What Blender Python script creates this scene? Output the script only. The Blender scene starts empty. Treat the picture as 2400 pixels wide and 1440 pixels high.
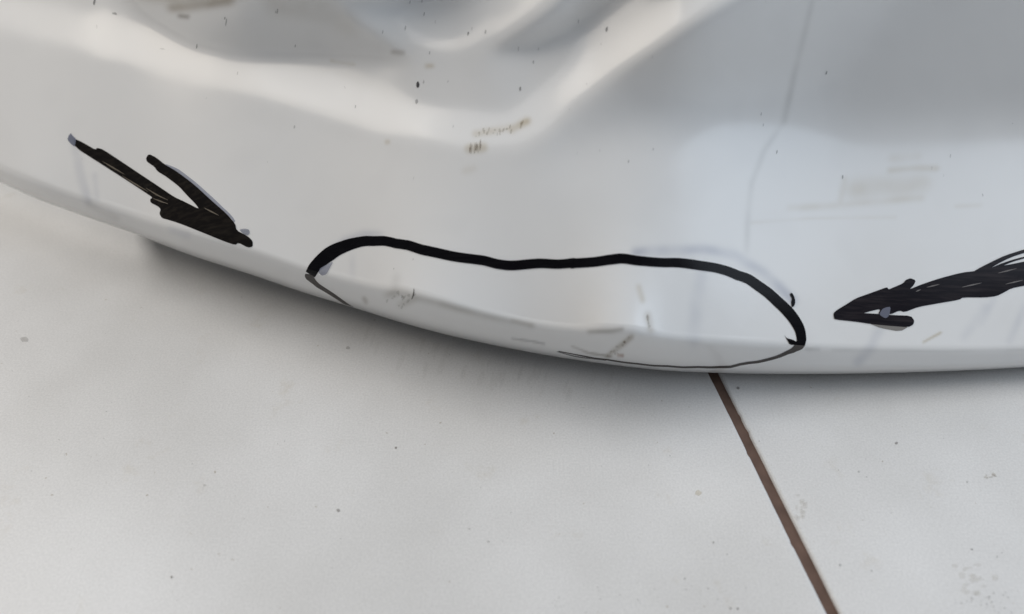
import bpy, math, random
import numpy as np
from mathutils import Vector
from mathutils.geometry import delaunay_2d_cdt

random.seed(7)
rng = np.random.default_rng(7)
scene = bpy.context.scene
col = scene.collection

# ------------------------------------------------------------------ camera
FPX = 1746.0            # focal length in pixels of the 2400 x 1440 picture
PITCH = math.radians(46.9)
H = 0.19                # camera height above the tiles, metres
SP, CP = math.sin(PITCH), math.cos(PITCH)
cam_d = bpy.data.cameras.new('camera')
cam = bpy.data.objects.new('camera', cam_d)
col.objects.link(cam)
cam.location = (0, 0, H)
cam.rotation_euler = (math.pi / 2 - PITCH, 0, 0)
cam_d.sensor_width = 36.0
cam_d.lens = 36.0 * FPX / 2400.0
cam_d.clip_start = 0.005
cam_d.clip_end = 50
cam_d.dof.use_dof = True
cam_d.dof.focus_distance = 0.232
cam_d.dof.aperture_fstop = 6.5
scene.camera = cam

# ------------------------------------------------------------------ light
world = bpy.data.worlds.new('World')
scene.world = world
world.use_nodes = True
bg = world.node_tree.nodes['Background']
bg.inputs[0].default_value = (0.90, 0.93, 1.0, 1)
bg.inputs[1].default_value = 0.145


def area(name, loc, target, size, size_y, power, color):
    d = bpy.data.lights.new(name, 'AREA')
    d.shape = 'RECTANGLE'
    d.size, d.size_y = size, size_y
    d.energy = power
    d.color = color
    o = bpy.data.objects.new(name, d)
    col.objects.link(o)
    o.location = loc
    o.rotation_euler = (Vector(target) - Vector(loc)).to_track_quat('-Z', 'Y').to_euler()
    return o


area('ceiling_lamp', (-0.15, 0.55, 2.1), (0, 0.22, 0.0), 3.0, 1.5, 16, (0.99, 0.98, 0.97))
area('left_window_lamp', (-1.15, 0.52, 1.2), (0, 0.2, 0.0), 1.2, 1.0, 9.5, (1.0, 0.91, 0.80))
area('right_window_lamp', (1.38, 0.26, 0.92), (0, 0.2, 0.0), 1.7, 1.4, 14.0, (0.74, 0.86, 1.0))
area('added_low_lamp', (-0.85, 1.40, 0.42), (-0.12, 0.2, 0.0), 0.30, 0.22, 12, (1.0, 0.96, 0.91))  # added low lamp, brightens the floor under the bumper's left edge
scene.view_settings.view_transform = 'Standard'
scene.view_settings.look = 'None'
scene.view_settings.exposure = 0.24
scene.view_settings.gamma = 1.0


# ------------------------------------------------------------------ helpers
def ray_AB(t):
    yc = (720.0 - t) / FPX
    return CP + yc * SP, -SP + yc * CP, yc


def floor_point(s, t, z=0.0):
    A, B, _ = ray_AB(t)
    D = (z - H) / B
    return np.array([D * (s - 1200.0) / FPX, D * A, z])


def sstep(x, a, b):
    u = np.clip((x - a) / (b - a), 0, 1)
    return u * u * (3 - 2 * u)


def curve(pts):
    """smooth monotone-ish interpolation through control points"""
    xs = np.array([p[0] for p in pts], float)
    ys = np.array([p[1] for p in pts], float)
    m = np.gradient(ys, xs)

    def f(x):
        x = np.asarray(x, float)
        i = np.clip(np.searchsorted(xs, x) - 1, 0, len(xs) - 2)
        h = xs[i + 1] - xs[i]
        u = np.clip((x - xs[i]) / h, 0, 1)
        h00 = 2 * u**3 - 3 * u**2 + 1
        h10 = u**3 - 2 * u**2 + u
        h01 = -2 * u**3 + 3 * u**2
        h11 = u**3 - u**2
        return h00 * ys[i] + h10 * h * m[i] + h01 * ys[i + 1] + h11 * h * m[i + 1]
    return f


def new_mat(name):
    m = bpy.data.materials.new(name)
    m.use_nodes = True
    nt = m.node_tree
    return m, nt, nt.nodes['Principled BSDF']


def link_mesh(name, verts, faces, mat, parent=None, smooth=True):
    me = bpy.data.meshes.new(name)
    me.from_pydata([tuple(map(float, v)) for v in verts], [], [tuple(map(int, f)) for f in faces])
    me.update()
    if smooth:
        me.polygons.foreach_set('use_smooth', [True] * len(me.polygons))
    me.materials.append(mat)
    o = bpy.data.objects.new(name, me)
    col.objects.link(o)
    if parent is not None:
        o.parent = parent
    return o


# ------------------------------------------------------------------ materials
def paint_material():
    m, nt, b = new_mat('white_bumper_paint')
    N, L = nt.nodes, nt.links
    at = N.new('ShaderNodeAttribute'); at.attribute_name = 'stain'
    L.new(at.outputs['Color'], b.inputs['Base Color'])
    b.inputs['Roughness'].default_value = 0.32
    b.inputs['Specular IOR Level'].default_value = 0.0
    b.inputs['Coat Weight'].default_value = 1.0
    b.inputs['Coat IOR'].default_value = 1.52
    tc = N.new('ShaderNodeTexCoord')
    n1 = N.new('ShaderNodeTexNoise'); n1.inputs['Scale'].default_value = 160; n1.inputs['Detail'].default_value = 4
    L.new(tc.outputs['Object'], n1.inputs['Vector'])
    mr = N.new('ShaderNodeMapRange')
    mr.inputs['From Min'].default_value = 0.3; mr.inputs['From Max'].default_value = 0.75
    mr.inputs['To Min'].default_value = 0.17; mr.inputs['To Max'].default_value = 0.22
    L.new(n1.outputs['Fac'], mr.inputs['Value'])
    L.new(mr.outputs['Result'], b.inputs['Coat Roughness'])
    n2 = N.new('ShaderNodeTexNoise'); n2.inputs['Scale'].default_value = 350; n2.inputs['Detail'].default_value = 2
    L.new(tc.outputs['Object'], n2.inputs['Vector'])
    bp = N.new('ShaderNodeBump'); bp.inputs['Strength'].default_value = 0.012; bp.inputs['Distance'].default_value = 0.0004
    L.new(n2.outputs['Fac'], bp.inputs['Height'])
    L.new(bp.outputs['Normal'], b.inputs['Normal'])
    L.new(bp.outputs['Normal'], b.inputs['Coat Normal'])
    return m


def ink_material(name, c1, c2):
    m, nt, b = new_mat(name)
    N, L = nt.nodes, nt.links
    tc = N.new('ShaderNodeTexCoord')
    mp = N.new('ShaderNodeMapping')
    mp.inputs['Rotation'].default_value = (0, 0, 0.5)
    mp.inputs['Scale'].default_value = (45, 900, 500)
    n1 = N.new('ShaderNodeTexNoise'); n1.inputs['Scale'].default_value = 1.4; n1.inputs['Detail'].default_value = 5
    L.new(tc.outputs['Object'], mp.inputs['Vector']); L.new(mp.outputs['Vector'], n1.inputs['Vector'])
    cr = N.new('ShaderNodeValToRGB')
    cr.color_ramp.elements[0].position = 0.45; cr.color_ramp.elements[0].color = (*c1, 1)
    cr.color_ramp.elements[1].position = 0.78; cr.color_ramp.elements[1].color = (*c2, 1)
    L.new(n1.outputs['Fac'], cr.inputs['Fac'])
    L.new(cr.outputs['Color'], b.inputs['Base Color'])
    b.inputs['Roughness'].default_value = 0.45
    b.inputs['Specular IOR Level'].default_value = 0.0
    b.inputs['Coat Weight'].default_value = 0.28
    b.inputs['Coat Roughness'].default_value = 0.14
    return m


def film_material(name, rough=0.5):
    """thin see-through film whose colour and cover come from mesh attributes"""
    m, nt, b = new_mat(name)
    N, L = nt.nodes, nt.links
    at = N.new('ShaderNodeAttribute'); at.attribute_name = 'tint'
    L.new(at.outputs['Color'], b.inputs['Base Color'])
    L.new(at.outputs['Alpha'], b.inputs['Alpha'])
    b.inputs['Roughness'].default_value = rough
    return m


def tile_material():
    m, nt, b = new_mat('white_tile_glaze')
    N, L = nt.nodes, nt.links
    tc = N.new('ShaderNodeTexCoord')

    def noise(scale, detail, rough=0.55):
        n = N.new('ShaderNodeTexNoise')
        n.inputs['Scale'].default_value = scale; n.inputs['Detail'].default_value = detail
        n.inputs['Roughness'].default_value = rough
        L.new(tc.outputs['Object'], n.inputs['Vector'])
        return n.outputs['Fac']

    def ramp(fac, p0, c0, p1, c1):
        r = N.new('ShaderNodeValToRGB')
        r.color_ramp.elements[0].position = p0; r.color_ramp.elements[0].color = (*c0, 1)
        r.color_ramp.elements[1].position = p1; r.color_ramp.elements[1].color = (*c1, 1)
        L.new(fac, r.inputs['Fac'])
        return r.outputs['Color']

    def mul(a, c):
        x = N.new('ShaderNodeMix'); x.data_type = 'RGBA'; x.blend_type = 'MULTIPLY'
        x.inputs['Factor'].default_value = 1.0
        L.new(a, x.inputs['A']); L.new(c, x.inputs['B'])
        return x.outputs['Result']
    base = ramp(noise(22, 5), 0.3, (0.65, 0.645, 0.635), 0.72, (0.73, 0.727, 0.72))
    grime = ramp(noise(60, 8, 0.7), 0.60, (1, 1, 1), 0.82, (0.86, 0.82, 0.75))
    fine = ramp(noise(1700, 4), 0.32, (0.86, 0.86, 0.86), 0.68, (1, 1, 1))
    speck = ramp(noise(520, 2), 0.735, (1, 1, 1), 0.78, (0.62, 0.57, 0.50))
    blotch = ramp(noise(9, 3), 0.36, (0.90, 0.895, 0.885), 0.62, (1, 1, 1))
    c = mul(mul(mul(mul(base, grime), fine), speck), blotch)
    L.new(c, b.inputs['Base Color'])
    b.inputs['Roughness'].default_value = 0.42
    b.inputs['Specular IOR Level'].default_value = 0.35
    bp = N.new('ShaderNodeBump'); bp.inputs['Strength'].default_value = 0.10; bp.inputs['Distance'].default_value = 0.0004
    L.new(noise(900, 3), bp.inputs['Height'])
    L.new(bp.outputs['Normal'], b.inputs['Normal'])
    return m


def grout_material():
    m, nt, b = new_mat('brown_grout')
    N, L = nt.nodes, nt.links
    tc = N.new('ShaderNodeTexCoord')
    n = N.new('ShaderNodeTexNoise'); n.inputs['Scale'].default_value = 240; n.inputs['Detail'].default_value = 6
    L.new(tc.outputs['Object'], n.inputs['Vector'])
    r = N.new('ShaderNodeValToRGB')
    r.color_ramp.elements[0].position = 0.3; r.color_ramp.elements[0].color = (0.085, 0.048, 0.034, 1)
    r.color_ramp.elements[1].position = 0.75; r.color_ramp.elements[1].color = (0.135, 0.080, 0.058, 1)
    L.new(n.outputs['Fac'], r.inputs['Fac']); L.new(r.outputs['Color'], b.inputs['Base Color'])
    b.inputs['Roughness'].default_value = 0.8
    bp = N.new('ShaderNodeBump'); bp.inputs['Strength'].default_value = 0.4; bp.inputs['Distance'].default_value = 0.0003
    L.new(n.outputs['Fac'], bp.inputs['Height']); L.new(bp.outputs['Normal'], b.inputs['Normal'])
    return m


M_PAINT = paint_material()
M_INK = ink_material('black_marker_ink', (0.0035, 0.0032, 0.0045), (0.007, 0.0065, 0.008))
M_INK_BROWN = ink_material('worn_marker_ink', (0.009, 0.0075, 0.007), (0.024, 0.020, 0.016))
M_INK_VIOLET = ink_material('violet_black_marker_ink', (0.011, 0.0095, 0.013), (0.034, 0.028, 0.031))
M_INK_REFLECT = ink_material('marker_ink_painted_reflection', (0.085, 0.078, 0.074), (0.13, 0.12, 0.115))  # same marker ink, floor reflection on the lip painted in as grey
M_FILM = film_material('thin_dirt_film')
M_TILE = tile_material()
M_GROUT = grout_material()

# ------------------------------------------------------------------ floor: two tiles and the grout joint between them
g0, g1 = floor_point(1676, 880), floor_point(1955, 1440)
gd = (g1 - g0); gd /= np.linalg.norm(gd)            # along the joint, towards the viewer
gn = np.array([-gd[1], gd[0], 0.0])                 # to the right of the picture
if gn[0] < 0:
    gn = -gn
HALF = 0.00148
TW, TL, TH = 0.60, 0.60, 0.008
origin = g0 - gd * 0.0


def tile(name, side):
    # a slab with a slightly chipped, rounded upper arris, built from nested rings
    near = np.linspace(-TL / 2, TL / 2, 420)
    wob = np.convolve(rng.normal(0, 1, 440), np.ones(21) / 21, 'valid')[:420] * 0.00014 + np.convolve(rng.normal(0, 1, 422), np.ones(3) / 3, 'valid') * 0.00003
    chip = np.where(rng.random(420) > 0.985, 0.00025, 0.0)
    outline = [(wob[i] + chip[i], near[i]) for i in range(420)] + [(TW, TL / 2), (TW, -TL / 2)]
    rings = [(0.0, -TH), (0.0, -0.0012), (0.00012, -0.0006), (0.00040, -0.00018), (0.0009, 0.0)]
    verts, faces = [], []
    n = len(outline)
    for ins, z in rings:
        for a, b_ in outline:
            a2 = a + ins if a < TW / 2 else a - ins
            b3 = b_ - ins * np.sign(b_) if abs(b_) > TL / 2 - 0.002 else b_
            p = origin + gn * (side * (HALF + a2)) - gd * (b3 - 0.02)
            verts.append((p[0], p[1], z))
    for k in range(len(rings) - 1):
        for i in range(n):
            j = (i + 1) % n
            q = (k * n + i, k * n + j, k * n + n + j, k * n + n + i)
            faces.append(q if side > 0 else q[::-1])
    e = (len(rings) - 1) * n
    top = list(range(e, e + n))
    faces.append(tuple(top) if side > 0 else tuple(top[::-1]))
    o_ = link_mesh(name, verts, faces, M_TILE, floor, smooth=False)
    return o_


fv = []
for z in (-0.02, -0.00085):
    for sx, sy in ((-1, -1), (1, -1), (1, 1), (-1, 1)):
        p = origin + gn * (sx * (TW + 0.006)) - gd * (sy * (TL / 2 + 0.003) - 0.02)
        fv.append((p[0], p[1], z))
floor = link_mesh('floor', fv, [(3, 2, 1, 0), (4, 5, 6, 7), (0, 1, 5, 4), (1, 2, 6, 5), (2, 3, 7, 6), (3, 0, 4, 7)], M_GROUT, None, smooth=False)
floor['kind'] = 'structure'
floor['label'] = 'white tiled floor with a brown grout joint'
t1 = tile('tile', -1); t1['label'] = 'white floor tile left of the brown joint'
t2 = tile('tile', 1); t2['label'] = 'white floor tile right of the brown joint'

# ------------------------------------------------------------------ the bumper skin
# lower outline, crease above the rolled lip, and the height of the outline above the floor
ts_f = curve([(-420, 210), (-200, 320), (0, 427), (67, 458), (175, 499), (310, 546), (437, 595), (600, 648), (700, 682), (820, 719), (1000, 773),
              (1200, 818), (1400, 851), (1550, 868), (1700, 875), (1900, 877), (2100, 874), (2400, 861), (2650, 840), (2820, 815)])
tc_f = curve([(-420, 185), (-200, 292), (0, 395), (87, 431), (204, 473), (292, 502), (437, 546), (583, 590), (720, 636), (840, 668), (960, 692),
              (1040, 713), (1130, 738), (1250, 766), (1340, 777), (1420, 777), (1480, 781), (1560, 794), (1700, 805), (1900, 816), (2100, 822), (2400, 821), (2650, 800), (2820, 776)])
zs_f = curve([(-420, 0.019), (0, 0.0145), (320, 0.0115), (800, 0.0075), (1200, 0.0058), (1600, 0.0042), (2000, 0.0040), (2400, 0.0044), (2820, 0.0055)])

# slope field of the face, painted as soft-edged facets (degrees from horizontal, raster of the picture plane)
RS, X0, Y0 = 4.0, -440.0, -440.0
RW, RH = 820, 350
rx = X0 + RS * np.arange(RW)[None, :] + 0 * np.arange(RH)[:, None]
ry = Y0 + RS * np.arange(RH)[:, None] + 0 * np.arange(RW)[None, :]


def poly_mask(pts, blur):
    inside = np.zeros((RH, RW), bool)
    n = len(pts)
    for i in range(n):
        x1, y1 = pts[i]; x2, y2 = pts[(i + 1) % n]
        if y1 == y2:
            continue
        c = ((ry < y1) != (ry < y2)) & (rx < (x2 - x1) * (ry - y1) / (y2 - y1) + x1)
        inside ^= c
    return gauss(inside.astype(float), blur / RS)


def gauss(a, sig):
    if sig <= 0.3:
        return a
    r = int(3 * sig) + 1
    k = np.exp(-0.5 * (np.arange(-r, r + 1) / sig) ** 2); k /= k.sum()
    a = np.pad(a, r, mode='edge')
    a = np.apply_along_axis(lambda v: np.convolve(v, k, 'valid'), 0, a)
    a = np.apply_along_axis(lambda v: np.convolve(v, k, 'valid'), 1, a)
    return a


theta = np.full((RH, RW), 45.0)


def facet(pts, deg, blur):
    global theta
    m = poly_mask(pts, blur)
    theta = theta * (1 - m) + deg * m


band_up = [(-440, -190), (-200, -90), (0, -10), (150, 10), (280, 40), (450, 112), (700, 146), (850, 185), (1000, 246), (1180, 262), (1290, 190), (1400, 110), (1560, 0), (1700, -100), (2050, -440)]
band_dn = [(2260, -440), (1900, -115), (1740, -12), (1600, 70), (1450, 160), (1350, 240), (1290, 310), (1225, 350), (1100, 350), (900, 312), (600, 222), (300, 140), (0, 78), (-200, 10), (-440, -80)]
facet([(-440, -440)] + band_up + [(-440, -440)], 46, 16)
facet([(1700, 320), (2900, 320), (2900, 1000), (1700, 1000)], 40, 60)
facet([(1180, 360), (1290, 310), (1450, 160), (1740, -12), (2260, -440), (2900, -440), (2900, 285), (1500, 285)], 77, 42)
facet([(1420, 190), (1740, -20), (2200, -440), (2500, -440), (1950, 180), (1550, 215)], 98, 45)
facet(band_up + band_dn, 32, 15)
facet([(230, -80), (330, 40), (450, 106), (560, 132), (780, 132), (960, 140), (900, 90), (820, 40), (760, -120)], 103, 13)
facet([(370, -60), (500, 50), (620, 30), (580, -60)], 78, 20)
facet([(880, 20), (1000, 112), (1150, 112), (1290, -20), (1230, -90), (950, -70)], 30, 24)
facet([(1150, 122), (1260, 115), (1370, 60), (1500, -40), (1650, -240), (1380, -240), (1330, 0), (1230, 70)], 108, 14)
facet([(560, -260), (690, 8), (900, 12), (1060, -20), (1150, -260)], 104, 18)


def sample(a, s, t):
    fx = np.clip((s - X0) / RS, 0, RW - 1.001); fy = np.clip((t - Y0) / RS, 0, RH - 1.001)
    i, j = fx.astype(int), fy.astype(int)
    u, v = fx - i, fy - j
    return (a[j, i] * (1 - u) + a[j, i + 1] * u) * (1 - v) + (a[j + 1, i] * (1 - u) + a[j + 1, i + 1] * u) * v


S0, S1, NS = -400.0, 2800.0, 801
S = np.linspace(S0, S1, NS)
TAU0, NLIP, NFACE, TOP = 110.0, 74, 250, -330.0
ROWS = NLIP + NFACE


def t_of_row(s, r):
    ts = ts_f(s)
    return np.where(r <= NLIP, ts - TAU0 * r / NLIP, ts - TAU0 - (ts - TAU0 - TOP) * (r - NLIP) / NFACE)


def row_of_t(s, t):
    ts = ts_f(s)
    tau = ts - t
    return np.where(tau <= TAU0, tau / TAU0 * NLIP, NLIP + (tau - TAU0) / (ts - TAU0 - TOP) * NFACE)


def slope(s, t):
    A, B, _ = ray_AB(t)
    phi = np.degrees(np.arctan2(-B, A))
    ts, tc = ts_f(s), tc_f(s)
    u = (ts - t) / (ts - tc)
    lip = 180 - phi - (4 + (19 + 28 * sstep(s, 1400, 2050)) * sstep(u, -0.05, 0.45) + 4 * sstep(u, 0.4, 1.0))
    w = sstep(tc - t, -12.0, 18.0)
    return lip * (1 - w) + sample(theta, s, t) * w


SG = S[None, :]
D = np.zeros((ROWS + 1, NS))
A0, B0, _ = ray_AB(ts_f(S))
D[0] = (zs_f(S) - H) / B0
lnD = np.log(D[0])
SUB = 4
for r in range(ROWS):
    for k in range(SUB):
        ra, rb = r + k / SUB, r + (k + 1) / SUB
        ta, tb = t_of_row(S, ra), t_of_row(S, rb)
        tm = (ta + tb) / 2
        A, B, yc = ray_AB(tm)
        th = np.radians(slope(S, tm))
        dyc = (ta - tb) / FPX
        lnD = lnD + dyc * (SP * np.sin(th) - CP * np.cos(th)) / (B * np.cos(th) - A * np.sin(th))
    D[r + 1] = np.exp(lnD)


# relax the face so that neighbouring columns agree (least squares on both slopes), lip rows held
LN = np.log(D)
tt_ = np.stack([t_of_row(S, float(r)) for r in range(ROWS + 1)])
free = (tt_ < tc_f(S)[None, :] - 20)                   # rows above the crease may move
hr = np.abs(np.diff(tt_, axis=0)) / 4.0                # row spacing in units of the column spacing
WT = 1.0 / np.maximum(hr, 0.2)
hc = np.concatenate([hr[:1], hr], 0)
WS = 0.15 * (hc[:, 1:] + hc[:, :-1]) / 2
gt = LN[1:] - LN[:-1]
sm = np.stack([np.convolve(np.pad(LN[r], 60, mode='reflect', reflect_type='odd'), np.ones(121) / 121, 'valid') for r in range(ROWS + 1)])
gs = np.diff(sm, axis=1)


def AtA(u):
    return Atb(u[1:] - u[:-1], u[:, 1:] - u[:, :-1])


def Atb(gt_, gs_):
    out = np.zeros((ROWS + 1, NS))
    d = gt_ * WT
    out[1:] += d; out[:-1] -= d
    d = gs_ * WS
    out[:, 1:] += d; out[:, :-1] -= d
    return out * free


res = Atb(gt, gs) - AtA(LN)
pd_ = res.copy(); rs = (res * res).sum()
for it in range(400):
    Ap = AtA(pd_)
    al = rs / (pd_ * Ap).sum()
    LN += al * pd_; res -= al * Ap
    rn = (res * res).sum()
    pd_ = res + rn / rs * pd_; rs = rn
# shallow dent pressed into the edge inside the marked outline, and faint waviness of the moulded skin
LN += 0.0016 * np.exp(-((S[None, :] - 1430) / 80) ** 2 - ((tt_ - 778) / 34) ** 2)
wav = gauss(rng.normal(0, 1, (RH, RW)), 16) * 0.010
LN += sample(wav, np.broadcast_to(S[None, :], tt_.shape), tt_)
D = np.exp(LN)


def point(s, t, d):
    A, B, _ = ray_AB(t)
    return np.stack([d * (s - 1200) / FPX, d * A, H + d * B], -1)


def depth(s, t):
    s = np.asarray(s, float); t = np.asarray(t, float)
    fs = np.clip((s - S0) / (S1 - S0) * (NS - 1), 0, NS - 1.001)
    fr = np.clip(row_of_t(s, t), 0, ROWS - 0.001)
    i, j = fs.astype(int), fr.astype(int)
    u, v = fs - i, fr - j
    return (D[j, i] * (1 - u) + D[j, i + 1] * u) * (1 - v) + (D[j + 1, i] * (1 - u) + D[j + 1, i + 1] * u) * v


def on_skin(s, t, lift=0.0006):
    d = depth(s, t)
    return point(np.asarray(s, float), np.asarray(t, float), d * (1 - lift))


RR = np.arange(ROWS + 1)
TG = np.stack([t_of_row(S, float(r)) for r in RR])
P = point(np.broadcast_to(SG, TG.shape), TG, D)        # rows x cols x 3
# rolled edge below the outline: turns under and runs back as a return flange
phi0 = np.arctan2(-B0, A0)
under = []
cur = P[0].copy()
R_EDGE = 0.003
NARC = 8
for k in range(NARC):
    f = (k + 0.5) / NARC
    ang = -phi0 * (1 - f) + math.radians(6) * f
    L_ = R_EDGE * (phi0 + math.radians(6)) / NARC
    cur = cur + np.stack([0 * ang, np.cos(ang) * L_, np.sin(ang) * L_], -1)
    under.append(cur.copy())
for k in range(6):
    cur = cur + np.array([0, 0.004, 0.0005])
    under.append(cur.copy())
under = np.array(under[::-1])
ALL = np.concatenate([under, P], 0)
NU = len(under)

back_edge = under[0]                                     # rear rim of the return flange, one point per column
keep = (S >= 205)
be = back_edge[keep][::4]
fl = np.concatenate([be, be * np.array([1, 1, 0]) + np.array([0, 0.0006, 0.0003])], 0)  # added unseen wall down to the floor, blocks low light for the shadow edge

# stains worked into the paint: base colour per vertex
PAINT = np.array([0.83, 0.83, 0.82])
stain = np.ones((RH, RW, 3)) * PAINT


PATCHY = np.clip(0.9 + gauss(rng.normal(0, 1, (RH, RW)), 3.5) * 2.4, 0.6, 1.2)


def smear(pts, width, colr, alpha, blur):
    """soft rubbed streak along a polyline"""
    global stain
    m = np.zeros((RH, RW))
    for (x1, y1), (x2, y2) in zip(pts[:-1], pts[1:]):
        dx, dy = x2 - x1, y2 - y1
        u = np.clip(((rx - x1) * dx + (ry - y1) * dy) / (dx * dx + dy * dy), 0, 1)
        d = np.hypot(rx - x1 - u * dx, ry - y1 - u * dy)
        m = np.maximum(m, np.clip((width / 2 - d) / max(blur, 1) + 0.5, 0, 1))
    m = gauss(m, blur / RS * 0.6) * alpha * PATCHY
    stain = stain * (1 - m[..., None]) + np.array(colr) * m[..., None]


VIO = (0.24, 0.27, 0.38); DIRT = (0.42, 0.33, 0.17); GREY = (0.25, 0.25, 0.25)
# wiped-off ink ghosts
smear([(1490, 592), (1560, 588), (1650, 585), (1720, 597), (1790, 640), (1830, 676), (1858, 705)], 20, VIO, 0.42, 9)
smear([(775, 590), (815, 562), (850, 551), (890, 552)], 16, VIO, 0.45, 9)
smear([(176, 345), (190, 420), (206, 470)], 20, VIO, 0.22, 7)
smear([(222, 410), (228, 468)], 10, VIO, 0.14, 6)
smear([(205, 478), (240, 497), (275, 512)], 12, GREY, 0.30, 7)
smear([(400, 538), (440, 552)], 14, VIO, 0.28, 8)
smear([(1645, 640), (1632, 720), (1625, 800)], 26, VIO, 0.16, 12)
smear([(825, 600), (826, 650)], 12, VIO, 0.14, 7)
smear([(2065, 760), (2045, 810), (2010, 850)], 20, VIO, 0.22, 9)
smear([(2310, 720), (2260, 790)], 18, VIO, 0.16, 9)
smear([(2400, 720), (2365, 800)], 14, VIO, 0.22, 8)
smear([(2330, 700), (2300, 760)], 12, VIO, 0.14, 8)
smear([(2165, 802), (2205, 780)], 5, DIRT, 0.5, 3)
# grime
smear([(400, 20), (460, 14), (540, 2)], 18, (0.30, 0.25, 0.18), 0.62, 10)
smear([(420, 38), (440, 40)], 8, (0.16, 0.13, 0.10), 0.7, 5)
smear([(330, -20), (420, -10), (560, -30)], 40, (0.34, 0.30, 0.22), 0.5, 16)
smear([(640, 10), (760, 30), (820, 60)], 40, (0.40, 0.37, 0.31), 0.35, 20)
smear([(920, 122), (945, 124)], 9, (0.28, 0.24, 0.19), 0.6, 5)
smear([(1000, 155), (1014, 155)], 8, DIRT, 0.6, 5)
smear([(776, 143), (830, 152)], 5, DIRT, 0.35, 4)
smear([(1200, 304), (1236, 284)], 15, DIRT, 0.75, 7)
smear([(1115, 314), (1195, 300)], 14, DIRT, 0.45, 7)
smear([(1100, 350), (1132, 346)], 22, DIRT, 0.50, 6)
smear([(1090, 400), (1110, 395)], 14, DIRT, 0.18, 8)
smear([(906, 333), (910, 333)], 9, DIRT, 0.5, 4)
smear([(2085, 400), (2150, 394), (2195, 395)], 10, DIRT, 0.42, 7)
smear([(2090, 372), (2150, 368)], 18, DIRT, 0.16, 9)
smear([(2000, 446), (2160, 432)], 40, DIRT, 0.26, 18)
smear([(1850, 488), (1960, 482), (2160, 464)], 9, DIRT, 0.30, 8)
smear([(1980, 420), (1970, 470)], 12, DIRT, 0.18, 6)
smear([(2240, 484), (2300, 482)], 6, DIRT, 0.15, 5)
smear([(1760, 522), (1900, 512), (2100, 510)], 5, DIRT, 0.14, 4)
# hairline grey scratch running down the right side
smear([(1912, -40), (1900, 20), (1868, 150), (1838, 285), (1790, 355), (1762, 430), (1752, 520), (1750, 590)], 10, (0.50, 0.50, 0.49), 0.34, 7)
smear([(1868, 150), (1838, 285)], 10, (0.45, 0.45, 0.43), 0.30, 7)
# scuffed edge of the dent
smear([(905, 690), (945, 684), (972, 700), (940, 715)], 14, (0.26, 0.23, 0.17), 0.42, 8)
smear([(930, 650), (925, 690)], 16, GREY, 0.20, 10)
smear([(975, 698), (1040, 715), (1130, 740), (1250, 764)], 10, (0.27, 0.25, 0.20), 0.6, 7)
smear([(853, 700), (858, 708)], 10, (0.26, 0.22, 0.17), 0.5, 4)
smear([(1380, 778), (1430, 777), (1458, 772)], 8, (0.28, 0.26, 0.22), 0.55, 5)
smear([(1497, 672), (1506, 705)], 10, DIRT, 0.4, 6)
smear([(1518, 738), (1526, 775)], 13, (0.36, 0.30, 0.22), 0.5, 8)
smear([(1480, 790), (1462, 805), (1440, 822), (1425, 836)], 11, (0.30, 0.25, 0.18), 0.55, 5)
smear([(1340, 812), (1380, 828), (1432, 836)], 5, (0.25, 0.22, 0.18), 0.6, 3)
smear([(1448, 833), (1460, 834)], 6, (0.28, 0.12, 0.05), 0.7, 3)
smear([(1200, 794), (1245, 800), (1275, 806)], 5, GREY, 0.5, 3)
smear([(1890, 819), (1920, 820)], 6, GREY, 0.45, 4)
smear([(1950, 821), (2200, 824), (2400, 820)], 4, GREY, 0.28, 4)
smear([(1200, 752), (1245, 762)], 8, (0.25, 0.2, 0.14), 0.35, 4)
# uneven yellowing / thin dust
dust = np.clip(gauss(rng.normal(0, 1, (RH, RW)), 6) * 6, -1, 1)[..., None]
stain = stain * (1 - 0.02 * np.abs(dust)) * (1 + 0.012 * dust * np.array([1, 0.98, 0.9]))

cols_v = np.zeros((ALL.shape[0], NS, 3)) + PAINT
for k in range(3):
    cols_v[NU:, :, k] = sample(stain[..., k], np.broadcast_to(SG, TG.shape), TG)


def grid_faces(nr, nc, flip=False):
    i = np.arange((nr - 1) * (nc - 1))
    r, c = i // (nc - 1), i % (nc - 1)
    a = r * nc + c
    f = np.stack([a, a + 1, a + nc + 1, a + nc], -1)
    return f[:, ::-1] if flip else f


def big_mesh(name, V, F, mat, parent, colors=None):
    me = bpy.data.meshes.new(name)
    me.vertices.add(len(V)); me.vertices.foreach_set('co', V.astype(np.float32).ravel())
    me.loops.add(F.size); me.loops.foreach_set('vertex_index', F.astype(np.int32).ravel())
    me.polygons.add(len(F)); me.polygons.foreach_set('loop_start', (np.arange(len(F)) * 4).astype(np.int32))
    me.polygons.foreach_set('use_smooth', np.ones(len(F), bool))
    me.update(calc_edges=True)
    if colors is not None:
        at = me.attributes.new('stain', 'FLOAT_COLOR', 'POINT')
        at.data.foreach_set('color', np.concatenate([colors, np.ones((len(colors), 1))], 1).astype(np.float32).ravel())
    me.materials.append(mat)
    o = bpy.data.objects.new(name, me); col.objects.link(o); o.parent = parent
    return o


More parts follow.
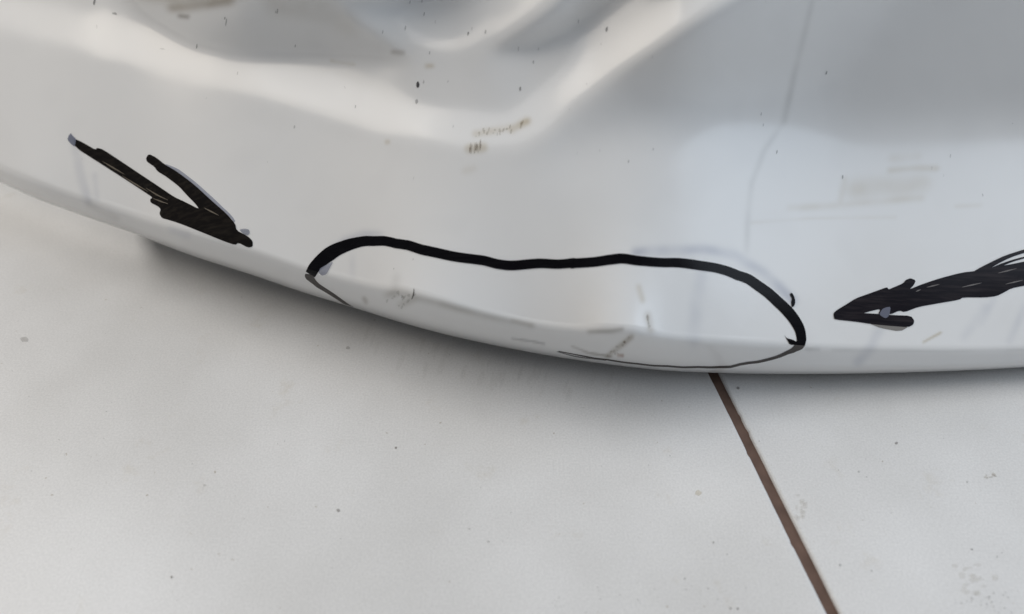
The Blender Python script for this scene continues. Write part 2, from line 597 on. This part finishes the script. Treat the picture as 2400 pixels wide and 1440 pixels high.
bumper = bpy.data.objects.new('car_bumper', None)
col.objects.link(bumper)
bumper['label'] = 'scuffed white bumper corner with marker outline and arrows, resting on tiles'
bumper['category'] = 'bumper'
big_mesh('outer_skin', ALL.reshape(-1, 3), grid_faces(ALL.shape[0], NS), M_PAINT, bumper, cols_v.reshape(-1, 3))
nb = len(be)
fl_o = link_mesh('added_light_block', fl, [(i, i + 1, nb + i + 1, nb + i) for i in range(nb - 1)], M_PAINT, bumper)
fa = fl_o.data.attributes.new('stain', 'FLOAT_COLOR', 'POINT')
fa.data.foreach_set('color', np.tile(np.append(PAINT, 1), (len(fl), 1)).astype(np.float32).ravel())
sol = fl_o.modifiers.new('thickness', 'SOLIDIFY'); sol.thickness = 0.0025; sol.offset = 1
# moulded inner wall 2.5 mm behind the skin (coarser), joined to it round the rim
sub = ALL[::6, ::8]
nrm = np.cross(np.gradient(sub, axis=1), np.gradient(sub, axis=0))
nrm /= np.linalg.norm(nrm, axis=-1, keepdims=True)
toward = np.array([0, 0, H]) - sub[len(sub) // 2, sub.shape[1] // 2]
if np.dot(nrm[len(sub) // 2, sub.shape[1] // 2], toward) < 0:
    nrm = -nrm
inner = sub - nrm * 0.0025
big_mesh('inner_wall', inner.reshape(-1, 3), grid_faces(inner.shape[0], inner.shape[1], True), M_PAINT, bumper,
         np.tile(PAINT, (inner.shape[0] * inner.shape[1], 1)))


# ------------------------------------------------------------------ marker ink: films lying on the skin
def densify(pts, step, closed=True):
    out = []
    n = len(pts)
    for i in range(n if closed else n - 1):
        a, b_ = np.array(pts[i], float), np.array(pts[(i + 1) % n], float)
        k = max(1, int(np.hypot(*(b_ - a)) / step))
        for j in range(k):
            out.append(a + (b_ - a) * j / k)
    if not closed:
        out.append(np.array(pts[-1], float))
    return out


def catmull(pts, per=8, closed=False):
    p = [np.array(q, float) for q in pts]
    n = len(p); out = []
    for i in range(n if closed else n - 1):
        if closed:
            a, b_, c, d = p[(i - 1) % n], p[i], p[(i + 1) % n], p[(i + 2) % n]
        else:
            a, b_, c, d = p[max(i - 1, 0)], p[i], p[i + 1], p[min(i + 2, n - 1)]
        for j in range(per):
            u = j / per
            out.append(0.5 * (2 * b_ + (c - a) * u + (2 * a - 5 * b_ + 4 * c - d) * u * u + (3 * b_ - a - 3 * c + d) * u**3))
    if not closed:
        out.append(p[-1])
    return out


def round_poly(pts, k=1):
    """one pass of corner cutting, so hand-drawn edges are soft"""
    for _ in range(k):
        q = []
        n = len(pts)
        for i in range(n):
            a, b_ = np.array(pts[i], float), np.array(pts[(i + 1) % n], float)
            q += [a * 0.8 + b_ * 0.2, a * 0.2 + b_ * 0.8]
        pts = q
    return pts


def fill(pts, lift, step=5.0):
    """triangulate a picture-plane outline and lay it on the skin"""
    b_ = densify(pts, step)
    xs = [q[0] for q in b_]; ys = [q[1] for q in b_]
    inner_pts = []
    y = min(ys) + step / 2
    while y < max(ys):
        x = min(xs) + step / 2
        while x < max(xs):
            c = False
            for i in range(len(b_)):
                (x1, y1), (x2, y2) = b_[i], b_[(i + 1) % len(b_)]
                if (y < y1) != (y < y2) and x < (x2 - x1) * (y - y1) / (y2 - y1) + x1:
                    c = not c
            if c and min((q[0] - x) ** 2 + (q[1] - y) ** 2 for q in b_) > (step * 0.5) ** 2:
                inner_pts.append((x, y))
            x += step
        y += step
    n = len(b_)
    vs = [Vector((float(q[0]), float(q[1]))) for q in b_] + [Vector(q) for q in inner_pts]
    r = delaunay_2d_cdt(vs, [], [list(range(n))], 1, 1e-4)
    v2 = np.array([[q.x, q.y] for q in r[0]])
    return on_skin(v2[:, 0], v2[:, 1], lift), [tuple(f) for f in r[2]]


def ribbon(center, widths, lift, across=5):
    """stroke of varying width along a centre line"""
    c = np.array(center); w = np.interp(np.linspace(0, 1, len(c)), np.linspace(0, 1, len(widths)), widths)
    tg = np.gradient(c, axis=0); tg /= np.linalg.norm(tg, axis=1, keepdims=True)
    nn = np.stack([-tg[:, 1], tg[:, 0]], 1)
    jit = np.interp(np.arange(len(c)), np.arange(0, len(c) + 6, 6), rng.normal(0, 0.8, len(np.arange(0, len(c) + 6, 6))))
    V, F = [], []
    for k in range(across):
        f = k / (across - 1) - 0.5
        V.append(c + nn * ((w * f)[:, None]) + nn * jit[:, None])
    V = np.stack(V, 1).reshape(-1, 2)
    for i in range(len(c) - 1):
        for k in range(across - 1):
            a = i * across + k
            F.append((a, a + 1, a + across + 1, a + across))
    ts = ts_f(V[:, 0])
    tt = np.minimum(V[:, 1], ts - 1.5)
    return on_skin(V[:, 0], tt, lift), F


def join_pieces(name, pieces, mat, parent):
    V, F = [], []
    for v, f in pieces:
        o = len(V)
        V += [tuple(q) for q in v]; F += [tuple(i + o for i in g) for g in f]
    return link_mesh(name, V, F, mat, parent)


def z4(pts):
    return [(x / 3.42857, 300 + y / 3.42857) for x, y in pts]


def z5(pts):
    return [(650 + x / 3.42857, 480 + y / 3.42857) for x, y in pts]


def z6(pts):
    return [(1300 + x / 3.42857, 540 + y / 3.42857) for x, y in pts]


def z7(pts):
    return [(1700 + x / 3.42857, 480 + y / 3.42857) for x, y in pts]


# outline loop: upper stroke, then the thin line that runs along the rolled lip
loop_c = z5([(262, 560), (300, 500), (350, 450), (430, 388), (500, 352), (600, 315), (700, 296), (800, 292), (920, 300), (1050, 330), (1200, 370), (1400, 415),
             (1650, 452), (1780, 476), (1900, 487), (2000, 480), (2100, 474), (2250, 482), (2380, 470)]) + \
         z6([(130, 268), (300, 255), (450, 234), (560, 230), (680, 247), (850, 260), (1000, 262), (1150, 280), (1300, 303), (1420, 335), (1530, 380), (1640, 450), (1740, 525),
             (1830, 605), (1900, 680), (1950, 755), (1975, 815), (1982, 880), (1980, 925)])
loop_w = [1.14 * q for q in [22, 25, 29, 25, 21, 20, 20, 21, 20, 20, 20, 20, 19, 20, 20, 21, 20, 19, 20, 19, 20, 21, 22, 23, 22, 20, 19]]
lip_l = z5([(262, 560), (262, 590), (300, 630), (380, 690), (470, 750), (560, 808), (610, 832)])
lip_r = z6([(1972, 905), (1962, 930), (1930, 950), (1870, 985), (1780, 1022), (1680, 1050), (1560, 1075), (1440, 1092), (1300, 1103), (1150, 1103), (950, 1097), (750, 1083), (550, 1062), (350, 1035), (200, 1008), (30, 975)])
pieces = [ribbon(catmull(loop_c, 8), loop_w, 0.0006, 7),
          fill(round_poly(z6([(1840, 835), (1865, 868), (1910, 878), (1948, 898), (1955, 915), (1930, 922), (1890, 918), (1880, 900)])), 0.0008),
          fill(round_poly(z6([(1888, 515), (1905, 500), (1925, 530), (1935, 575), (1925, 610), (1905, 620), (1900, 580), (1908, 550)])), 0.0008)]
o = join_pieces('marker_outline', pieces, M_INK, bumper)
o['label'] = 'black marker line looped round the dented edge'
o = join_pieces('marker_line', [ribbon(catmull(lip_l, 10), [23, 18, 11, 9, 8, 6, 4], 0.0005)], M_INK_REFLECT, bumper)
o['label'] = 'thin end of the marker loop on the rolled lip, left, reflection painted in as grey'
o = join_pieces('marker_line', [ribbon(catmull(lip_r, 10), [26, 22, 14, 9, 7, 6.5, 6, 6, 5.5, 5, 4.5, 4, 4, 3.5, 3, 2], 0.0005)], M_INK_REFLECT, bumper)
o['label'] = 'thin marker line closing the loop along the rolled lip, reflection painted in as grey'

left_arrow = z4([(590, 85), (640, 105), (690, 132), (765, 176), (782, 160), (830, 175), (1000, 288), (1150, 388), (1300, 488), (1400, 556), (1500, 602), (1602, 655),
                 (1570, 610), (1500, 540), (1440, 472), (1340, 395), (1265, 350), (1240, 312), (1180, 272), (1172, 243), (1195, 210), (1250, 235), (1320, 292), (1420, 350),
                 (1560, 455), (1700, 585), (1820, 690), (1890, 770), (1900, 825), (1990, 870), (2030, 910), (2030, 955), (1990, 962), (1915, 922), (1890, 942), (1800, 912),
                 (1650, 850), (1450, 770), (1350, 738), (1300, 725), (1280, 690), (1292, 652), (1265, 628), (1210, 602), (1205, 575), (1225, 560), (1195, 538), (1000, 410), (800, 282), (600, 155)])
o = join_pieces('marker_arrow', [fill(round_poly(left_arrow), 0.0006)], M_INK_BROWN, bumper)
o['label'] = 'black marker arrow left of the outline'

ra_head = z7([(868, 872), (900, 845), (980, 797), (1050, 752), (1150, 717), (1285, 668), (1302, 664), (1312, 682), (1345, 668), (1430, 632), (1450, 605), (1490, 590), (1532, 610),
              (1512, 650), (1478, 682), (1580, 640), (1730, 590), (1900, 546), (2020, 532), (2130, 505), (2250, 488), (2400, 458), (2560, 425), (2560, 620), (2400, 652), (2300, 672), (2235, 708), (2180, 735),
              (2090, 746), (1910, 745), (1880, 765), (1700, 795), (1550, 822), (1440, 865), (1400, 850), (1330, 880), (1310, 905), (1230, 885), (1255, 835), (1120, 868),
              (1230, 885), (1350, 890), (1490, 893), (1520, 932), (1510, 965), (1470, 985), (1300, 972), (1180, 960), (1050, 940), (875, 922)])
ra_head = [p for i, p in enumerate(ra_head)]
ra_strand = z7([(1990, 540), (2060, 500), (2150, 455), (2250, 408), (2400, 360), (2560, 320), (2560, 350), (2400, 388), (2290, 425), (2180, 480), (2110, 525), (2060, 550)])
ra_strand2 = z7([(2100, 525), (2200, 480), (2300, 445), (2400, 418), (2560, 385), (2560, 398), (2400, 432), (2300, 462), (2200, 505), (2120, 545)])
ra_pale = z7([(1150, 952), (1300, 968), (1480, 978), (1405, 1020), (1250, 992)])
# the head is drawn as three overlapping strokes, as a pen would
upper = z7([(868, 872), (900, 845), (980, 797), (1050, 752), (1150, 717), (1285, 668), (1302, 664), (1312, 682), (1345, 668), (1430, 632), (1450, 605), (1490, 590), (1532, 610),
            (1512, 650), (1478, 682), (1580, 640), (1730, 590), (1900, 546), (2020, 532), (2130, 505), (2250, 488), (2400, 458), (2560, 425), (2560, 620), (2400, 652), (2300, 672), (2235, 708), (2180, 735),
            (2090, 746), (1910, 745), (1880, 765), (1700, 795), (1550, 822), (1440, 865), (1400, 850), (1330, 882), (1225, 882), (1250, 838), (1180, 852), (1110, 872), (990, 925), (875, 922)])
barb = z7([(878, 905), (1000, 868), (1120, 872), (1230, 878), (1350, 888), (1490, 893), (1520, 932), (1510, 965), (1470, 985), (1300, 972), (1180, 960), (1050, 940), (875, 922)])
pieces = [fill(round_poly(upper), 0.0006), fill(round_poly(barb), 0.00075), fill(round_poly(ra_strand), 0.00075, 4), fill(round_poly(ra_strand2), 0.0007, 4)]
o = join_pieces('marker_arrow', pieces, M_INK_VIOLET, bumper)
o['label'] = 'black marker arrow right of the outline, running out of the picture'


# ------------------------------------------------------------------ thin films: half-wiped ink ends, scuff strokes, specks
class Film:
    def __init__(self):
        self.V, self.F, self.C = [], [], []

    def add(self, v, f, colr, alpha):
        o_ = len(self.V)
        self.V += [tuple(q) for q in v]
        self.F += [tuple(i + o_ for i in g) for g in f]
        self.C += [(*colr, alpha)] * len(v)

    def build(self, name, parent):
        o_ = link_mesh(name, self.V, self.F, M_FILM, parent)
        at_ = o_.data.attributes.new('tint', 'FLOAT_COLOR', 'POINT')
        at_.data.foreach_set('color', np.array(self.C, np.float32).ravel())
        return o_


def blob(x, y, w, h, ang=0.0, n=9):
    a = np.linspace(0, 2 * math.pi, n, endpoint=False)
    r = 1 + rng.normal(0, 0.14, n)
    u, v = np.cos(a) * w / 2 * r, np.sin(a) * h / 2 * r
    ca, sa = math.cos(ang), math.sin(ang)
    X, Y = x + u * ca - v * sa, y + u * sa + v * ca
    return np.concatenate([[[x, y]], np.stack([X, Y], 1)]), [(0, 1 + i, 1 + (i + 1) % n) for i in range(n)]


film = Film()


def wiped(v, f, colr, alpha):
    one = Film()
    one.add(v, f, colr, alpha)
    return one.build('wiped_ink', bumper)


gv, gf = fill(round_poly(z4([(540, 95), (552, 60), (568, 42), (580, 60), (612, 90), (600, 152), (570, 130)])), 0.0009, 4)
wiped(gv, gf, (0.15, 0.17, 0.24), 0.8)
gv, gf = fill(round_poly(z4([(1920, 815), (1965, 810), (2000, 815), (2008, 845), (1990, 865), (1950, 850)])), 0.0009, 4)
wiped(gv, gf, (0.22, 0.24, 0.31), 0.6)
gv, gf = fill(round_poly(z5([(330, 545), (345, 510), (410, 475), (450, 455), (420, 510), (395, 560), (355, 572)])), 0.0009, 4)
wiped(gv, gf, (0.27, 0.29, 0.37), 0.6)
gv, gf = fill(round_poly(z7([(1235, 880), (1262, 838), (1290, 826), (1330, 820), (1318, 890), (1290, 915), (1260, 900)])), 0.0012, 4)
wiped(gv, gf, (0.20, 0.21, 0.28), 0.65)
# blue bloom along the outer side of the left barb
gv, gf = ribbon(catmull(z4([(1330, 295), (1430, 345), (1560, 445), (1700, 572), (1820, 680), (1885, 755)]), 8), [4, 9, 9, 8, 6, 4], 0.0004, 3)
wiped(gv, gf, (0.22, 0.25, 0.36), 0.5)
gv, gf = fill(round_poly(ra_pale), 0.0005, 4)
wiped(gv, gf, (0.22, 0.20, 0.18), 0.9)
# dry streaks left open in the strokes
for q in ([(1230, 565), (1290, 590), (1350, 612)], [(1170, 485), (1260, 535), (1350, 580)], [(980, 385), (1090, 455), (1190, 515)], [(1640, 640), (1760, 700)], [(820, 270), (1000, 375)]):
    gv, gf = ribbon(catmull(z4(q), 6), [0.5, 3.2, 0.5], 0.0009, 3)
    wiped(gv, gf, (0.20, 0.17, 0.13), 0.75)
for q in ([(1620, 670), (1720, 640)], [(2190, 550), (2340, 512)], [(1530, 695), (1570, 680)], [(2250, 640), (2395, 612)], [(1900, 660), (2060, 630)]):
    gv, gf = ribbon(catmull(z7(q), 6), [0.5, 3.0, 0.5], 0.0010, 3)
    wiped(gv, gf, (0.24, 0.22, 0.21), 0.7)

# scuff of dark parallel strokes under the ridge corner
for k in range(15):
    x = 1100 + 32 * rng.random(); y = 346 + rng.normal(0, 4)
    v2, f2 = blob(x, y, 1.6 + 2.2 * rng.random(), 12 + 20 * rng.random(), 0.12 + rng.normal(0, 0.08))
    film.add(on_skin(v2[:, 0], v2[:, 1], 0.0005), f2, (0.22, 0.175, 0.12), 0.26)
for k in range(26):
    u = rng.random(); x = 1112 + 118 * u; y = 316 - 22 * u * u - 6 * u + rng.normal(0, 4)
    v2, f2 = blob(x, y, 2 + 4 * rng.random(), 4 + 8 * rng.random(), 0.2)
    film.add(on_skin(v2[:, 0], v2[:, 1], 0.0005), f2, (0.38, 0.32, 0.22), 0.25)
# the dent's scuffs
for k in range(16):
    x, y = 950 + rng.normal(0, 16), 700 + rng.normal(0, 9)
    v2, f2 = blob(x, y, 3 + 4 * rng.random(), 4 + 8 * rng.random(), rng.random())
    film.add(on_skin(v2[:, 0], v2[:, 1], 0.0005), f2, (0.30, 0.27, 0.21), 0.16)
gv, gf = ribbon(catmull([(970, 677), (969, 690), (965, 702)], 6), [1.0, 3.0, 2.0], 0.0005, 3); film.add(gv, gf, (0.10, 0.09, 0.08), 0.85)
for k in range(14):
    u = rng.random(); x = 1478 - 50 * u + rng.normal(0, 4); y = 790 + 44 * u + rng.normal(0, 3)
    v2, f2 = blob(x, y, 3 + 5 * rng.random(), 3 + 5 * rng.random(), rng.random())
    film.add(on_skin(v2[:, 0], v2[:, 1], 0.0005), f2, (0.33, 0.26, 0.18), 0.18)
for k in range(5):
    u = rng.random(); x = 1498 + 26 * u + rng.normal(0, 3); y = 675 + 105 * u
    v2, f2 = blob(x, y, 3 + 3 * rng.random(), 6 + 10 * rng.random(), -0.1)
    film.add(on_skin(v2[:, 0], v2[:, 1], 0.0005), f2, (0.30, 0.26, 0.20), 0.2)
for pts in ([(1305, 824), (1360, 837), (1420, 846)],):
    gv, gf = ribbon(catmull(pts, 8), [1.5, 3.5, 1], 0.0005, 3); film.add(gv, gf, (0.10, 0.10, 0.10), 0.6)
o = film.build('scuff_marks', bumper)
o['kind'] = 'stuff'

specks = Film()
for x, y, w, h, a in [(979, 198, 9, 16, 1.0), (1219, 209, 4, 11, .85), (1422, 68, 4.5, 11, .85), (1097, 79, 3.5, 9, .8), (1138, 75, 3, 10, .7), (993, 192, 2.5, 9, .6), (1007, 124, 2.5, 8, .6),
                      (1250, 146, 3, 9, .6), (976, 238, 6, 12, .5), (994, 33, 3, 10, .6), (950, 66, 3, 12, .5), (833, 250, 3, 9, .45), (690, 298, 4, 8, .4), (461, 109, 3, 12, .6), (221, 4, 5, 20, .8),
                      (268, 32, 12, 6, .6), (530, 52, 3, 18, .5), (650, 27, 3, 12, .6), (692, 108, 3, 9, .5), (527, 43, 4, 6, .6), (1937, 171, 4, 10, .75), (1784, 268, 2.5, 9, .5), (1789, 293, 2.5, 7, .4),
                      (1821, 357, 3, 9, .6), (1975, 415, 4, 10, .6), (1473, 379, 3, 8, .5), (1531, 350, 3, 7, .4), (1062, 297, 3, 7, .3), (1215, 115, 2, 14, .5), (1356, 50, 2.5, 10, .6), (961, 5, 2.5, 10, .5),
                      (989, 3, 2.5, 8, .5), (897, 75, 2.5, 10, .5), (1106, 68, 2, 8, .4), (1262, 115, 2, 10, .4), (968, 608, 2.5, 6, .4), (923, 630, 2, 5, .4), (380, 115, 12, 4, .25)]:
    v2, f2 = blob(x, y, w, h, 0.15)
    specks.add(on_skin(v2[:, 0], v2[:, 1], 0.0005), f2, (0.05, 0.05, 0.055), a * (0.95 if a > 0.95 else 0.62))
for k in range(25):
    x = rng.random() * 2500 - 50; y = rng.random() * 520 - 40
    if y > tc_f(x) - 20:
        continue
    v2, f2 = blob(x, y, 1.5 + 1.5 * rng.random(), 3 + 7 * rng.random(), 0.1 + rng.normal(0, .15))
    specks.add(on_skin(v2[:, 0], v2[:, 1], 0.0005), f2, (0.10, 0.09, 0.08), 0.10 + 0.22 * rng.random() ** 2)
o = specks.build('dirt_specks', bumper)
o['kind'] = 'stuff'

# dirt on the tiles
fs_l, fs_r = Film(), Film()


def floor_blob(x, y, w, h, colr, a, ang=0.0):
    v2, f2 = blob(x, y, w, h, ang)
    v3 = np.array([floor_point(p, q, 0.00012) for p, q in v2])
    side = np.dot(v3[0] - origin, gn)
    if abs(side) < HALF + 0.0012:
        return
    (fs_r if side > 0 else fs_l).add(v3, f2, colr, a)


for x, y, w, h, a in [(928, 1050, 6, 6, .5), (793, 1197, 8, 8, .4), (402, 1353, 5, 7, .7), (57, 796, 18, 14, .22), (1712, 1426, 5, 5, .6), (1729, 1427, 5, 5, .6), (1660, 1380, 4, 4, .4), (2101, 1039, 8, 6, .45),
                      (2013, 1106, 5, 5, .35), (1730, 910, 7, 7, .5), (1969, 1325, 6, 6, .4), (2043, 1338, 4, 4, .4), (2278, 1288, 5, 4, .5), (2337, 1306, 2, 6, .5), (1672, 1272, 5, 5, .4), (1605, 1357, 5, 5, .4),
                      (1145, 1270, 6, 5, .3), (816, 816, 10, 8, .25), (1704, 1300, 4, 4, .3), (2267, 1130, 5, 5, .3), (480, 1138, 8, 5, .2), (1100, 1240, 5, 4, .3)]:
    floor_blob(x, y, w, h, (0.16, 0.14, 0.12), a)
for k in range(34):
    floor_blob(2330 + rng.normal(0, 40), 1408 + rng.normal(0, 16), 2 + 4 * rng.random(), 2 + 3 * rng.random(), (0.17, 0.15, 0.12), 0.15 + 0.3 * rng.random())
for k in range(22):
    floor_blob(2278 + rng.normal(0, 35), 1365 + rng.normal(0, 18), 8 + 14 * rng.random(), 5 + 7 * rng.random(), (0.48, 0.42, 0.32), 0.10)
for k in range(10):
    floor_blob(2324 + rng.normal(0, 7), 1115 + rng.normal(0, 4), 4 + 6 * rng.random(), 3 + 5 * rng.random(), (0.42, 0.36, 0.26), 0.25)
floor_blob(1636, 1156, 16, 14, (0.60, 0.52, 0.36), 0.30)
for k in range(16):
    floor_blob(1880 + rng.normal(0, 8), 1195 + rng.normal(0, 16), 5 + 9 * rng.random(), 5 + 8 * rng.random(), (0.50, 0.44, 0.35), 0.12)
for k in range(150):
    x, y = rng.random() * 2500 - 50, 600 + 880 * rng.random()
    if y < ts_f(x) + 20:
        continue
    floor_blob(x, y, 1.5 + 2.5 * rng.random(), 1.5 + 2 * rng.random(), (0.20, 0.18, 0.15), 0.08 + 0.25 * rng.random() ** 2)
for k in range(26):
    floor_blob(1500 + rng.normal(0, 190), 1405 + rng.normal(0, 22), 2 + 3 * rng.random(), 2 + 2 * rng.random(), (0.16, 0.14, 0.12), 0.25)
for k in range(40):      # rubbed grey-brown dust streaks just in front of the bumper
    x = 850 + 600 * rng.random(); y = ts_f(x) + 30 + 70 * rng.random()
    floor_blob(x, y, 6 + 8 * rng.random(), 20 + 26 * rng.random(), (0.42, 0.37, 0.30), 0.035, 0.3)
a_ = fs_l.build('dirt_specks', t1); a_['kind'] = 'stuff'
b2 = fs_r.build('dirt_specks', t2); b2['kind'] = 'stuff'

print('bumper bounds', ALL.reshape(-1, 3).min(0), ALL.reshape(-1, 3).max(0))
